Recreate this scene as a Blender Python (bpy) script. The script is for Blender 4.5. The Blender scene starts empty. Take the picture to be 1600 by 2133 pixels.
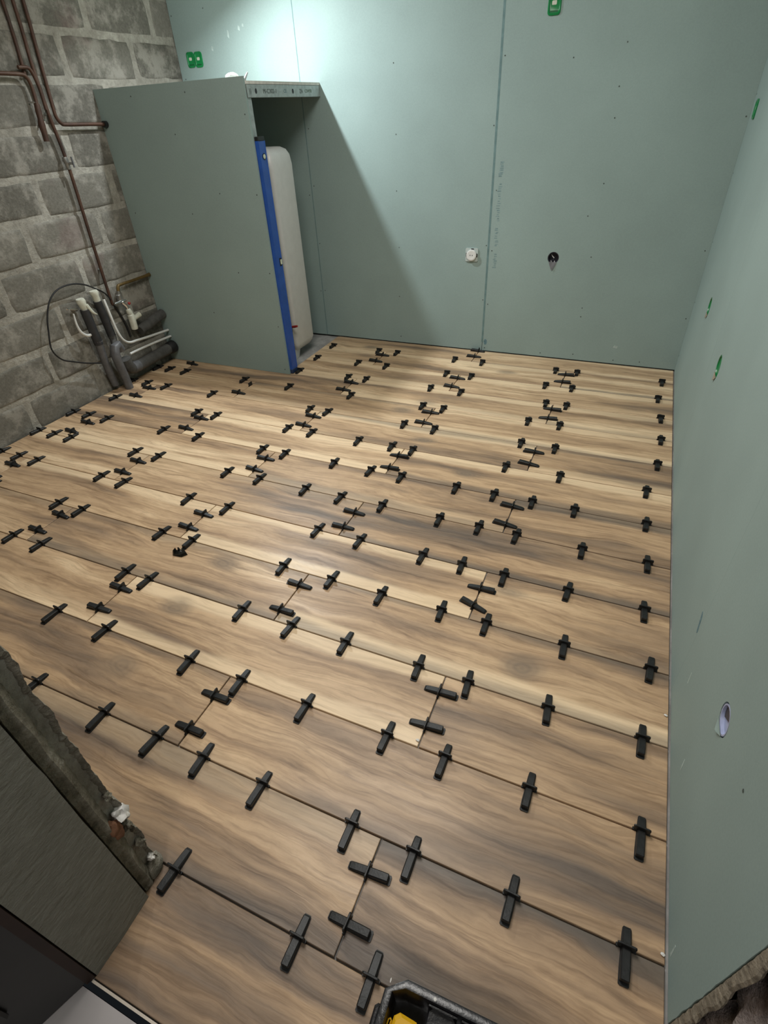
import bpy, bmesh, math, random
from mathutils import Vector, Matrix, noise
R = math.radians
random.seed(7)
S = bpy.context.scene
COL = S.collection

# ------------------------------------------------------------------ camera
cam_d = bpy.data.cameras.new('camera'); cam = bpy.data.objects.new('camera', cam_d); COL.objects.link(cam)
cam_d.sensor_fit = 'HORIZONTAL'; cam_d.sensor_width = 36.0
cam_d.lens = 1110.152 * 36.0 / 1600.0
cam_d.shift_x = 3.704 / 1600.0; cam_d.shift_y = 6.325 / 1600.0
cam_d.clip_start = 0.02
right = Vector((0.91619, 0.39794, -0.0472)); up = Vector((-0.20681, 0.57043, 0.79489)); fwd = Vector((-0.34325, 0.71851, -0.60492))
m = Matrix((right, up, -fwd)).transposed().to_4x4(); m.translation = Vector((-0.32786, -0.21857, 1.32334))
cam.matrix_world = m
S.camera = cam

# ------------------------------------------------------------------ light and exposure
S.view_settings.view_transform = 'Standard'; S.view_settings.look = 'None'
S.view_settings.gamma = 1.0; S.view_settings.use_curve_mapping = False
S.view_settings.exposure = 0.0
W = bpy.data.worlds.new('world'); S.world = W; W.use_nodes = True
W.node_tree.nodes['Background'].inputs[0].default_value = (0.6, 0.7, 0.8, 1); W.node_tree.nodes['Background'].inputs[1].default_value = 0.012
def area(name, loc, size, watts, col, shape='DISK', rot=(0, 0, 0)):
    l = bpy.data.lights.new(name, 'AREA'); l.shape = shape; l.size = size; l.energy = watts; l.color = col
    o = bpy.data.objects.new(name, l); COL.objects.link(o); o.location = loc; o.rotation_euler = rot
    return o
area('work_lamp_light', (-2.48, 2.635, 1.95), 0.05, 27, (0.90, 0.97, 1.0), rot=(0, R(-21), 0))
area('ceiling_fill_light', (-1.15, 1.25, 2.56), 1.1, 40, (1.0, 0.97, 0.92))  # unseen soft fill, added to lift the base light of the room
area('hall_light', (-0.45, -1.25, 2.45), 0.5, 17, (1.0, 0.97, 0.92))

# ------------------------------------------------------------------ materials
MATS = {}
class NT:
    def __init__(s, name):
        s.m = bpy.data.materials.new(name); s.m.use_nodes = True; s.t = s.m.node_tree
        s.b = s.t.nodes['Principled BSDF']; MATS[name] = s.m
    def n(s, typ, **kw):
        x = s.t.nodes.new('ShaderNode' + typ)
        for k, v in kw.items(): setattr(x, k, v)
        return x
    def l(s, a, b):
        s.t.links.new(a, b)
    def set(s, sock, v):
        if hasattr(v, 'is_linked') or hasattr(v, 'links'): s.l(v, sock)
        else: sock.default_value = v
    def math(s, op, a, b=0.0, c=0.0, clamp=False):
        x = s.n('Math', operation=op, use_clamp=clamp)
        for i, v in enumerate((a, b, c)): s.set(x.inputs[i], v)
        return x.outputs[0]
    def vec(s, op, a, b=(0, 0, 0)):
        x = s.n('VectorMath', operation=op); s.set(x.inputs[0], a); s.set(x.inputs[1], b); return x.outputs[0]
    def noise(s, v, scale=5.0, detail=2.0, rough=0.5, dist=0.0):
        x = s.n('TexNoise'); s.set(x.inputs['Vector'], v); x.inputs['Scale'].default_value = scale
        x.inputs['Detail'].default_value = detail; x.inputs['Roughness'].default_value = rough; x.inputs['Distortion'].default_value = dist
        return x.outputs[0]
    def ramp(s, f, stops, interp='LINEAR'):
        x = s.n('ValToRGB'); s.set(x.inputs[0], f); r = x.color_ramp; r.interpolation = interp
        while len(r.elements) < len(stops): r.elements.new(0.5)
        for e, (p, c) in zip(r.elements, stops): e.position = p; e.color = (*c, 1) if len(c) == 3 else c
        return x.outputs[0]
    def mix(s, f, a, b, blend='MIX'):
        x = s.n('Mix', data_type='RGBA', blend_type=blend); s.set(x.inputs[0], f); s.set(x.inputs[6], a); s.set(x.inputs[7], b)
        return x.outputs[2]
    def sstep(s, v, a, b):
        x = s.n('MapRange', interpolation_type='SMOOTHSTEP'); s.set(x.inputs[0], v); x.inputs[1].default_value = a; x.inputs[2].default_value = b
        return x.outputs[0]
    def attr(s, name):
        x = s.n('Attribute', attribute_type='OBJECT', attribute_name=name); return x.outputs['Fac']
    def bump(s, h, strength=0.3, dist=0.01):
        x = s.n('Bump'); x.inputs['Strength'].default_value = strength; x.inputs['Distance'].default_value = dist; s.l(h, x.inputs['Height'])
        s.l(x.outputs[0], s.b.inputs['Normal'])
    def co(s): return s.n('TexCoord').outputs['Object']
    def gpos(s): return s.n('NewGeometry').outputs['Position']

def plain(name, col, rough=0.5, metal=0.0, spec=0.5, var=0.12, vs=20.0, bump=0.0, bs=60.0, emit=0.0):
    k = NT(name); c = k.co()
    nz = k.noise(c, vs, 4, 0.6)
    lo = tuple(max(0, x * (1 - var)) for x in col); hi = tuple(min(1, x * (1 + var)) for x in col)
    k.l(k.ramp(nz, [(0.3, lo), (0.7, hi)]), k.b.inputs['Base Color'])
    k.b.inputs['Roughness'].default_value = rough; k.b.inputs['Metallic'].default_value = metal; k.b.inputs['Specular IOR Level'].default_value = spec
    if bump: k.bump(k.noise(c, bs, 4, 0.6), bump, 0.004)
    return k.m

plain('black_plastic', (0.012, 0.0125, 0.0125), 0.45, 0, 0.4, 0.35, 60, 0.1, 200)
plain('black_rubber', (0.008, 0.008, 0.009), 0.55)
plain('blue_paint', (0.022, 0.085, 0.36), 0.35, 0, 0.5, 0.12, 15)
plain('blue_dark', (0.02, 0.04, 0.10), 0.5)
plain('vial', (0.62, 0.66, 0.50), 0.2)
plain('white_enamel', (0.62, 0.62, 0.60), 0.35, 0, 0.5, 0.04)
plain('front_shade_grey', (0.47, 0.455, 0.435), 0.45, 0, 0.4, 0.05)  # greyer enamel, shade of the heater front put into the colour
plain('red_plastic', (0.32, 0.025, 0.02), 0.4)
plain('galvanised', (0.36, 0.40, 0.39), 0.5, 0.35, 0.5, 0.2, 40)
plain('ink', (0.08, 0.10, 0.09), 0.8, 0, 0.2, 0.5, 80)
plain('ink_light', (0.16, 0.22, 0.17), 0.8, 0, 0.2, 0.5, 80)
plain('ink_blue', (0.13, 0.22, 0.25), 0.8, 0, 0.2, 0.4, 120)
plain('smear', (0.44, 0.53, 0.50), 0.9, 0, 0.2, 0.2, 60)
plain('flap_grey', (0.17, 0.17, 0.18), 0.8, 0, 0.2, 0.2, 60)
plain('ink_faint', (0.185, 0.275, 0.28), 0.8, 0, 0.2, 0.3, 120)
plain('joint', (0.15, 0.235, 0.235), 0.8, 0, 0.2, 0.15, 30)
plain('gypsum', (0.62, 0.60, 0.55), 0.9, 0, 0.2, 0.15, 40, 0.3, 120)
plain('gypsum_dirty', (0.30, 0.26, 0.20), 0.95, 0, 0.2, 0.4, 60, 0.6, 120)
plain('white_plastic', (0.74, 0.74, 0.72), 0.35, 0, 0.5, 0.05)
plain('clear_frame', (0.46, 0.52, 0.50), 0.3, 0, 0.5, 0.08)
plain('cream_tape', (0.60, 0.60, 0.50), 0.6, 0, 0.3, 0.1, 60)
plain('green_plastic', (0.006, 0.20, 0.055), 0.28, 0, 0.5, 0.12)
plain('green_dark', (0.004, 0.10, 0.03), 0.35, 0, 0.5, 0.12)
plain('box_blue_white', (0.40, 0.44, 0.62), 0.4)
plain('box_dark', (0.03, 0.03, 0.045), 0.5)
plain('riser_grey', (0.032, 0.032, 0.034), 0.55, 0, 0.4, 0.3, 25)
plain('lead_grey', (0.115, 0.115, 0.12), 0.5, 0, 0.5, 0.25, 25)
plain('grey_dirty', (0.085, 0.083, 0.078), 0.7, 0, 0.3, 0.3, 20, 0.4, 80)
plain('tube_white', (0.66, 0.66, 0.63), 0.35, 0, 0.5, 0.06)
plain('chrome', (0.75, 0.75, 0.75), 0.18, 1.0)
plain('steel_dull', (0.30, 0.29, 0.27), 0.4, 0.7, 0.5, 0.3, 40)
plain('brass_old', (0.12, 0.075, 0.02), 0.5, 0.3, 0.5, 0.3, 30)
plain('dark_leaf', (0.010, 0.009, 0.008), 0.4, 0, 0.4, 0.4, 6)
plain('dark_leaf_edge', (0.03, 0.014, 0.009), 0.6, 0, 0.4, 0.4, 6)
plain('hall_tile', (0.42, 0.39, 0.385), 0.35, 0, 0.5, 0.10, 6)
plain('ceiling_grey', (0.55, 0.55, 0.53), 0.9, 0, 0.2, 0.05)
plain('tile_edge', (0.55, 0.48, 0.40), 0.4)
plain('yellow_plastic', (0.72, 0.40, 0.012), 0.35, 0, 0.5, 0.05)
plain('toolbox_black', (0.013, 0.013, 0.015), 0.28, 0, 0.5, 0.4, 50, 0.15, 90)
plain('plaster_white', (0.72, 0.70, 0.66), 0.9, 0, 0.2, 0.1, 30, 0.5, 60)
plain('brick_red', (0.22, 0.11, 0.065), 0.9, 0, 0.2, 0.4, 30, 0.6, 60)
plain('shiny_black', (0.012, 0.012, 0.010), 0.15)

k = NT('copper'); c = k.gpos()
k.l(k.ramp(k.noise(c, 9, 5, 0.65), [(0.3, (0.035, 0.020, 0.016)), (0.55, (0.085, 0.040, 0.024)), (0.75, (0.12, 0.07, 0.045))]), k.b.inputs['Base Color'])
k.b.inputs['Metallic'].default_value = 0.2; k.b.inputs['Roughness'].default_value = 0.55

def board_mat(name, base):
    k = NT(name); c = k.gpos()
    big = k.noise(c, 1.7, 3, 0.6); fine = k.noise(c, 160, 3, 0.7)
    lo = tuple(x * 0.93 for x in base); hi = tuple(x * 1.06 for x in base)
    col = k.ramp(big, [(0.3, lo), (0.7, hi)])
    col = k.mix(0.16, col, k.ramp(fine, [(0.3, (0.5, 0.5, 0.5)), (0.7, (1, 1, 1))]), 'MULTIPLY')
    # faint pale scuffs
    sc = k.noise(k.vec('MULTIPLY', c, (9, 9, 2.2)), 2.2, 6, 0.75)
    col = k.mix(k.math('MULTIPLY', k.sstep(sc, 0.70, 0.80), 0.35), col, (0.55, 0.64, 0.60, 1))
    k.l(col, k.b.inputs['Base Color']); k.b.inputs['Roughness'].default_value = 0.72; k.b.inputs['Specular IOR Level'].default_value = 0.3
    k.bump(k.noise(c, 220, 2, 0.6), 0.05, 0.002)
board_mat('board_green', (0.300, 0.390, 0.370))

k = NT('mortar'); c = k.gpos()
a = k.noise(c, 5, 6, 0.7); b = k.noise(c, 60, 4, 0.7); d = k.noise(c, 1.3, 2, 0.5)
col = k.ramp(a, [(0.28, (0.24, 0.225, 0.19)), (0.5, (0.37, 0.35, 0.30)), (0.72, (0.52, 0.50, 0.44))])
col = k.mix(0.55, col, k.ramp(b, [(0.3, (0.45, 0.45, 0.45)), (0.65, (1, 1, 1))]), 'MULTIPLY')
k.l(col, k.b.inputs['Base Color']); k.b.inputs['Roughness'].default_value = 0.95; k.b.inputs['Specular IOR Level'].default_value = 0.15
k.bump(k.math('ADD', k.math('MULTIPLY', a, 1.5), k.math('MULTIPLY', b, 0.5)), 0.8, 0.012)

k = NT('block'); c = k.gpos(); sd = k.n('ObjectInfo').outputs['Random']
b = k.noise(c, 70, 5, 0.75); a = k.noise(k.vec('ADD', c, k.vec('SCALE', (3, 5, 7))), 7, 6, 0.72)
col = k.ramp(k.math('ADD', k.math('MULTIPLY', b, 0.6), k.math('MULTIPLY', sd, 0.25)), [(0.2, (0.095, 0.09, 0.076)), (0.5, (0.185, 0.175, 0.148)), (0.75, (0.27, 0.255, 0.22))])
sm = k.sstep(a, 0.46, 0.64)
col = k.mix(k.math('MULTIPLY', sm, 0.70), col, (0.36, 0.34, 0.295, 1))
pk = k.sstep(k.noise(c, 3.1, 3, 0.6), 0.60, 0.75)
col = k.mix(k.math('MULTIPLY', pk, 0.35), col, (0.20, 0.13, 0.125, 1))
k.l(col, k.b.inputs['Base Color']); k.b.inputs['Roughness'].default_value = 0.95; k.b.inputs['Specular IOR Level'].default_value = 0.15
k.bump(k.math('ADD', b, k.math('MULTIPLY', a, 0.7)), 0.55, 0.008)

k = NT('cement'); c = k.gpos()
a = k.noise(k.vec('MULTIPLY', c, (1, 3.0, 9.0)), 9, 6, 0.7); b = k.noise(c, 90, 4, 0.7)
col = k.ramp(a, [(0.3, (0.20, 0.195, 0.16)), (0.7, (0.285, 0.28, 0.24))])
k.l(col, k.b.inputs['Base Color']); k.b.inputs['Roughness'].default_value = 0.9
k.bump(k.math('ADD', a, k.math('MULTIPLY', b, 0.5)), 0.8, 0.008)

k = NT('rough_render'); c = k.gpos()
a = k.noise(c, 22, 6, 0.75); b = k.noise(c, 140, 4, 0.7)
col = k.ramp(a, [(0.3, (0.09, 0.08, 0.055)), (0.52, (0.24, 0.22, 0.17)), (0.72, (0.42, 0.40, 0.34))])
k.l(col, k.b.inputs['Base Color']); k.b.inputs['Roughness'].default_value = 0.95
k.bump(k.math('ADD', a, k.math('MULTIPLY', b, 0.4)), 1.0, 0.012)

k = NT('rubble'); c = k.gpos()
a = k.noise(c, 16, 6, 0.75); b = k.noise(c, 120, 4, 0.7)
col = k.ramp(a, [(0.3, (0.10, 0.08, 0.07)), (0.5, (0.30, 0.245, 0.225)), (0.7, (0.48, 0.42, 0.39))])
col = k.mix(0.5, col, k.ramp(b, [(0.3, (0.4, 0.4, 0.4)), (0.65, (1, 1, 1))]), 'MULTIPLY')
k.l(col, k.b.inputs['Base Color']); k.b.inputs['Roughness'].default_value = 0.95
k.bump(k.math('ADD', a, k.math('MULTIPLY', b, 0.4)), 1.0, 0.015)

k = NT('screed'); c = k.gpos()
a = k.noise(c, 7, 6, 0.7)
k.l(k.ramp(a, [(0.3, (0.22, 0.215, 0.205)), (0.5, (0.34, 0.33, 0.32)), (0.7, (0.50, 0.49, 0.47))]), k.b.inputs['Base Color'])
k.b.inputs['Roughness'].default_value = 0.9; k.bump(a, 0.3, 0.004)

# wood-look porcelain: each tile carries its own seed, tone and edge bands
k = NT('wood_tile'); c = k.co()
sx = k.n('SeparateXYZ'); k.l(c, sx.inputs[0]); X, Y = sx.outputs[0], sx.outputs[1]
seed = k.attr('seed'); tone = k.attr('tone')
def cv(x, y, z=0.0):
    q = k.n('CombineXYZ'); k.set(q.inputs[0], x); k.set(q.inputs[1], y); k.set(q.inputs[2], z); return q.outputs[0]
so = k.math('MULTIPLY', seed, 7.31)
w1 = k.math('SUBTRACT', k.noise(cv(k.math('MULTIPLY_ADD', X, 1.6, so), k.math('MULTIPLY', Y, 5.0), seed), 1.0, 2, 0.5), 0.5)
w2 = k.math('SUBTRACT', k.noise(cv(k.math('MULTIPLY_ADD', X, 4.5, so), k.math('MULTIPLY', Y, 9.0), k.math('ADD', seed, 4.0)), 1.0, 4, 0.6), 0.5)
Yd = k.math('ADD', Y, k.math('ADD', k.math('MULTIPLY', w1, 0.11), k.math('MULTIPLY', w2, 0.035)))
Xd = k.math('ADD', X, k.math('MULTIPLY', w1, 0.5))
fig = k.noise(cv(k.math('MULTIPLY_ADD', Xd, 0.9, so), k.math('MULTIPLY', Yd, 8.0), seed), 1.0, 3, 0.55)
lines = k.math('MULTIPLY', k.math('PINGPONG', k.math('MULTIPLY', fig, 14.0), 0.5), 2.0)
fine = k.noise(cv(k.math('MULTIPLY_ADD', Xd, 5.0, so), k.math('MULTIPLY', Yd, 95.0), seed), 1.0, 4, 0.65)
med = k.noise(cv(k.math('MULTIPLY_ADD', Xd, 2.2, so), k.math('MULTIPLY', Yd, 26.0), seed), 1.0, 3, 0.6)
big = k.noise(cv(k.math('MULTIPLY_ADD', Xd, 0.9, k.math('ADD', so, 3.0)), k.math('MULTIPLY', Yd, 7.5), k.math('ADD', seed, 9.0)), 1.0, 3, 0.5)
v = k.math('ADD', k.math('ADD', k.math('MULTIPLY', big, 0.75), k.math('MULTIPLY', med, 0.25)), k.math('MULTIPLY', tone, 0.1))
col = k.ramp(v, [(0.30, (0.160, 0.122, 0.095)), (0.40, (0.310, 0.212, 0.135)), (0.49, (0.520, 0.350, 0.208)), (0.57, (0.66, 0.460, 0.278)), (0.68, (0.88, 0.665, 0.43))])
col = k.mix(k.math('MULTIPLY_ADD', big, 0.5, -0.06), col, k.ramp(lines, [(0.0, (0.45, 0.40, 0.36)), (0.30, (0.92, 0.91, 0.90)), (1.0, (1, 1, 1))]), 'MULTIPLY')
col = k.mix(0.55, col, k.ramp(fine, [(0.30, (0.45, 0.41, 0.38)), (0.52, (1, 1, 1)), (0.75, (1.0, 1.0, 1.0))]), 'MULTIPLY')
stk = k.noise(cv(k.math('MULTIPLY_ADD', Xd, 1.5, k.math('ADD', so, 6.0)), k.math('MULTIPLY', Yd, 48.0), seed), 1.0, 5, 0.7)
col = k.mix(0.75, col, k.ramp(stk, [(0.32, (0.50, 0.45, 0.41)), (0.46, (0.92, 0.90, 0.88)), (0.60, (1, 1, 1)), (0.75, (1.0, 1.0, 1.0))]), 'MULTIPLY')
blo = k.noise(cv(k.math('MULTIPLY_ADD', X, 14.0, so), k.math('MULTIPLY', Yd, 40.0), seed), 1.0, 5, 0.7)
col = k.mix(0.5, col, k.ramp(blo, [(0.30, (0.72, 0.70, 0.68)), (0.55, (1, 1, 1))]), 'MULTIPLY')
wob = k.math('ADD', k.math('MULTIPLY', w1, 0.07), k.math('MULTIPLY', w2, 0.03))
yf = k.math('ADD', Y, wob); yn = k.math('SUBTRACT', wob, Y)
for nm, src, lo, hi, cc, st in (('pf', yf, 0.055, 0.080, (0.90, 0.69, 0.45, 1), 0.85), ('pn', yn, 0.055, 0.080, (0.90, 0.69, 0.45, 1), 0.85),
                            ('gf', yf, 0.075, 0.105, (0.125, 0.108, 0.092, 1), 0.8), ('gn', yn, 0.075, 0.105, (0.125, 0.108, 0.092, 1), 0.8)):
    mk = k.math('MULTIPLY', k.math('MULTIPLY', k.sstep(src, lo, hi), k.attr(nm)), st)
    edge = k.mix(0.5, cc, k.ramp(fine, [(0.3, (0.6, 0.56, 0.5)), (0.6, (1, 1, 1))]), 'MULTIPLY')
    col = k.mix(mk, col, edge)
# oval knot where the tile has one: ring figure round (kx, ky)
kx, ky, ks = k.attr('kx'), k.attr('ky'), k.attr('ks')
dx = k.math('MULTIPLY', k.math('SUBTRACT', X, kx), 0.55); dy = k.math('SUBTRACT', Yd, ky)
rr = k.math('SQRT', k.math('ADD', k.math('MULTIPLY', dx, dx), k.math('MULTIPLY', dy, dy)))
kn = k.math('SUBTRACT', 1.0, k.sstep(rr, 0.008, 0.050))
rings = k.math('MULTIPLY', k.math('PINGPONG', k.math('MULTIPLY', rr, 85.0), 0.5), 2.0)
kc = k.mix(k.math('MULTIPLY', rings, 0.5), (0.16, 0.125, 0.095, 1), (0.30, 0.215, 0.14, 1))
col = k.mix(k.math('MULTIPLY', kn, k.math('MULTIPLY', ks, 0.85)), col, kc)
# plaster dust smears
du = k.noise(k.gpos(), 2.6, 5, 0.7)
col = k.mix(k.math('MULTIPLY', k.sstep(du, 0.66, 0.80), 0.25), col, (0.55, 0.50, 0.43, 1))
k.l(col, k.b.inputs['Base Color'])
k.l(k.ramp(med, [(0.3, (0.50,) * 3), (0.7, (0.36,) * 3)]), k.b.inputs['Roughness'])
k.b.inputs['Specular IOR Level'].default_value = 0.45
k.bump(k.math('ADD', fine, k.math('MULTIPLY', med, 0.6)), 0.12, 0.003)

# ------------------------------------------------------------------ mesh helpers
class MB:
    def __init__(s): s.v = []; s.f = []
    def add(s, vs, fs, M=None):
        o = len(s.v)
        for p in vs:
            p = Vector(p); s.v.append(tuple(M @ p if M else p))
        s.f += [tuple(i + o for i in f) for f in fs]; return s
    def box(s, x0, x1, y0, y1, z0, z1, M=None):
        v = [(x, y, z) for z in (z0, z1) for y in (y0, y1) for x in (x0, x1)]
        return s.add(v, [(0, 2, 3, 1), (4, 5, 7, 6), (0, 1, 5, 4), (2, 6, 7, 3), (0, 4, 6, 2), (1, 3, 7, 5)], M)
    def cbox(s, x0, x1, y0, y1, z0, z1, b, M=None):           # box with chamfered vertical corners and chamfered top/bottom
        def ring(x0, x1, y0, y1, b, z):
            return [(x0 + b, y0, z), (x1 - b, y0, z), (x1, y0 + b, z), (x1, y1 - b, z), (x1 - b, y1, z), (x0 + b, y1, z), (x0, y1 - b, z), (x0, y0 + b, z)]
        i = b * 0.7
        rs = [ring(x0 + i, x1 - i, y0 + i, y1 - i, b, z0), ring(x0, x1, y0, y1, b, z0 + i), ring(x0, x1, y0, y1, b, z1 - i), ring(x0 + i, x1 - i, y0 + i, y1 - i, b, z1)]
        v = sum(rs, []); f = [tuple(range(7, -1, -1)), tuple(range(24, 32))]
        for r in range(3):
            for q in range(8): f.append((r * 8 + q, r * 8 + (q + 1) % 8, r * 8 + 8 + (q + 1) % 8, r * 8 + 8 + q))
        return s.add(v, f, M)
    def loft(s, rings, cap=True, M=None):
        n = len(rings[0]); v = sum([list(r) for r in rings], []); f = []
        for r in range(len(rings) - 1):
            for q in range(n): f.append((r * n + q, r * n + (q + 1) % n, (r + 1) * n + (q + 1) % n, (r + 1) * n + q))
        if cap: f += [tuple(range(n - 1, -1, -1)), tuple(range((len(rings) - 1) * n, len(rings) * n))]
        return s.add(v, f, M)
    def tube(s, pts, r, n=10, cap=True, smooth=0):
        P = [Vector(p) for p in pts]
        rad = list(r) if isinstance(r, (list, tuple)) else [r] * len(P)
        rad = rad[:len(P)] + [rad[-1]] * (len(P) - len(rad))
        if smooth:
            rad = [rad[i] + (rad[i + 1] - rad[i]) * j / smooth for i in range(len(P) - 1) for j in range(smooth)] + [rad[-1]]
            Q = []
            for i in range(len(P) - 1):
                a, b, c, d = P[max(i - 1, 0)], P[i], P[i + 1], P[min(i + 2, len(P) - 1)]
                for j in range(smooth):
                    t = j / smooth
                    Q.append(0.5 * ((2 * b) + (c - a) * t + (2 * a - 5 * b + 4 * c - d) * t * t + (3 * b - a - 3 * c + d) * t ** 3))
            P = Q + [P[-1]]
        rings = []; nrm = None
        for i, p in enumerate(P):
            t = (P[min(i + 1, len(P) - 1)] - P[max(i - 1, 0)]).normalized()
            if nrm is None: nrm = t.orthogonal().normalized()
            else: nrm = (nrm - t * nrm.dot(t)).normalized()
            b = t.cross(nrm)
            rings.append([tuple(p + rad[i] * (nrm * math.cos(2 * math.pi * q / n) + b * math.sin(2 * math.pi * q / n))) for q in range(n)])
        return s.loft(rings, cap)
    def lathe(s, prof, n=20, M=None):
        return s.loft([[(r * math.cos(2 * math.pi * q / n), r * math.sin(2 * math.pi * q / n), z) for q in range(n)] for r, z in prof], True, M)
    def prism(s, poly, t0, t1, fn):                            # polygon (a,b) swept from t0 to t1; fn(a,b,t)->xyz
        n = len(poly); v = [fn(a, b, t) for t in (t0, t1) for a, b in poly]
        f = [tuple(range(n)), tuple(range(2 * n - 1, n - 1, -1))] + [(q, (q + 1) % n, n + (q + 1) % n, n + q) for q in range(n)]
        return s.add(v, f)
    def mesh(s, name, mat, smooth=False):
        me = bpy.data.meshes.new(name); me.from_pydata(s.v, [], s.f)
        bm = bmesh.new(); bm.from_mesh(me); bmesh.ops.recalc_face_normals(bm, faces=bm.faces); bm.to_mesh(me); bm.free()
        me.materials.append(MATS[mat])
        if smooth:
            me.polygons.foreach_set('use_smooth', [True] * len(me.polygons))
            me.set_sharp_from_angle(angle=R(42))
        me.update(); return me
    def build(s, name, mat, parent=None, smooth=False, **props):
        o = bpy.data.objects.new(name, s.mesh(name, mat, smooth)); COL.objects.link(o)
        if parent: o.parent = parent
        for a, b in props.items(): o[a] = b
        return o

def thing(name, label, cat, loc=(0, 0, 0), group=None):
    o = bpy.data.objects.new(name, None); COL.objects.link(o); o.location = loc; o.empty_display_size = 0.05
    o['label'] = label; o['category'] = cat
    if group: o['group'] = group
    return o
def rebase(root):                                              # children were built in world space: keep them there under a moved Empty
    for c in root.children:
        c.matrix_parent_inverse = Matrix.Translation(root.location).inverted()
def tag(o, label, cat, group=None):
    o['label'] = label; o['category'] = cat
    if group: o['group'] = group
    return o
def structure(o, label=None):
    o['kind'] = 'structure'
    if label: o['label'] = label
    return o
def circ(cx, cy, r, n=20, ry=None):
    ry = ry or r
    return [(cx + r * math.cos(2 * math.pi * q / n), cy + ry * math.sin(2 * math.pi * q / n)) for q in range(n)]
def rrect(x0, x1, y0, y1, r, n=5):
    out = []
    for cx, cy, a0 in ((x1 - r, y1 - r, 0), (x0 + r, y1 - r, 90), (x0 + r, y0 + r, 180), (x1 - r, y0 + r, 270)):
        for q in range(n): a = R(a0 + 90 * q / (n - 1)); out.append((cx + r * math.cos(a), cy + r * math.sin(a)))
    return out
def sheet(outline, holes, t0, t1, fn, name, mat, parent):      # flat board with real holes
    bm = bmesh.new(); E = []
    for lp in [outline] + holes:
        vs = [bm.verts.new((a, b, 0)) for a, b in lp]
        E += [bm.edges.new((vs[i], vs[(i + 1) % len(vs)])) for i in range(len(vs))]
    bmesh.ops.triangle_fill(bm, edges=E, use_beauty=True, use_dissolve=False, normal=(0, 0, 1))
    r = bmesh.ops.extrude_face_region(bm, geom=bm.faces[:])
    for g in r['geom']:
        if isinstance(g, bmesh.types.BMVert): g.co.z = 1
    for vtx in bm.verts: vtx.co = Vector(fn(vtx.co.x, vtx.co.y, t0 + (t1 - t0) * vtx.co.z))
    bmesh.ops.recalc_face_normals(bm, faces=bm.faces)
    me = bpy.data.meshes.new(name); bm.to_mesh(me); bm.free(); me.materials.append(MATS[mat])
    o = bpy.data.objects.new(name, me); COL.objects.link(o); o.parent = parent; return o
def lump(c, r, seed, sq=(1, 1, 1), sub=2, amp=0.35):
    bm = bmesh.new(); bmesh.ops.create_icosphere(bm, subdivisions=sub, radius=1)
    mb = MB(); vs = []
    for q in bm.verts:
        d = q.co.normalized(); h = 1 + amp * noise.noise(d * 1.7 + Vector((seed, seed * 2.3, 1)))
        vs.append((c[0] + d.x * r * sq[0] * h, c[1] + d.y * r * sq[1] * h, c[2] + d.z * r * sq[2] * h))
    fs = [tuple(x.index for x in f.verts) for f in bm.faces]; bm.free(); mb.add(vs, fs); return mb

# ------------------------------------------------------------------ setting
XL, YB, YF, ZC = -3.205, 3.259, 0.0, 2.60
JW, JL = 0.235, 1.189
fl = structure(MB().box(-3.6, 0.4, -0.215, 3.6, -0.20, -0.0105).build('floor', 'screed'), 'tiled floor of wood-look planks on grey screed')
hall = structure(MB().box(-3.0, 1.5, -2.6, -0.228, -0.20, -0.006).build('floor', 'hall_tile'), 'pale grey tiled floor of the hall beyond the threshold')

# tiles, one object each; meshes shared between tiles of the same cut
TM = {}
def tile(x0, x1, y0, y1, row, idx, **at):
    g = 0.002; w = round(x1 - x0 - 2 * g, 4); h = round(y1 - y0 - 2 * g, 4)
    if (w, h) not in TM:
        mb = MB(); b = 0.0012
        r0 = [(-w / 2, -h / 2, -0.010), (w / 2, -h / 2, -0.010), (w / 2, h / 2, -0.010), (-w / 2, h / 2, -0.010)]
        r1 = [(x, y, -b) for x, y, _ in r0]
        r2 = [((abs(x) - b) * (1 if x > 0 else -1), (abs(y) - b) * (1 if y > 0 else -1), 0) for x, y, _ in r0]
        mb.loft([r0, r1, r2]); TM[(w, h)] = mb.mesh('tile', 'wood_tile')
    o = bpy.data.objects.new('tile', TM[(w, h)]); COL.objects.link(o); o.parent = fl
    o.location = ((x0 + x1) / 2, (y0 + y1) / 2, 0)
    rnd = random.Random(row * 31 + idx * 7 + 5)
    d = dict(seed=rnd.uniform(0, 20), tone=rnd.uniform(-0.5, 0.5), pf=0.0, pn=0.0, gf=0.0, gn=0.0, kx=rnd.uniform(-0.45, 0.45), ky=rnd.uniform(-0.06, 0.06), ks=0.0)
    if rnd.random() < 0.30: d['pf'] = rnd.uniform(0.4, 0.9)
    if rnd.random() < 0.30: d['pn'] = rnd.uniform(0.4, 0.9)
    if rnd.random() < 0.35 and not d['pf']: d['gf'] = rnd.uniform(0.3, 0.9)
    if rnd.random() < 0.35 and not d['pn']: d['gn'] = rnd.uniform(0.3, 0.9)
    if rnd.random() < 0.3: d['ks'] = rnd.uniform(0.4, 0.9)
    d.update(at)
    for a, b in d.items(): o[a] = float(b)
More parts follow.
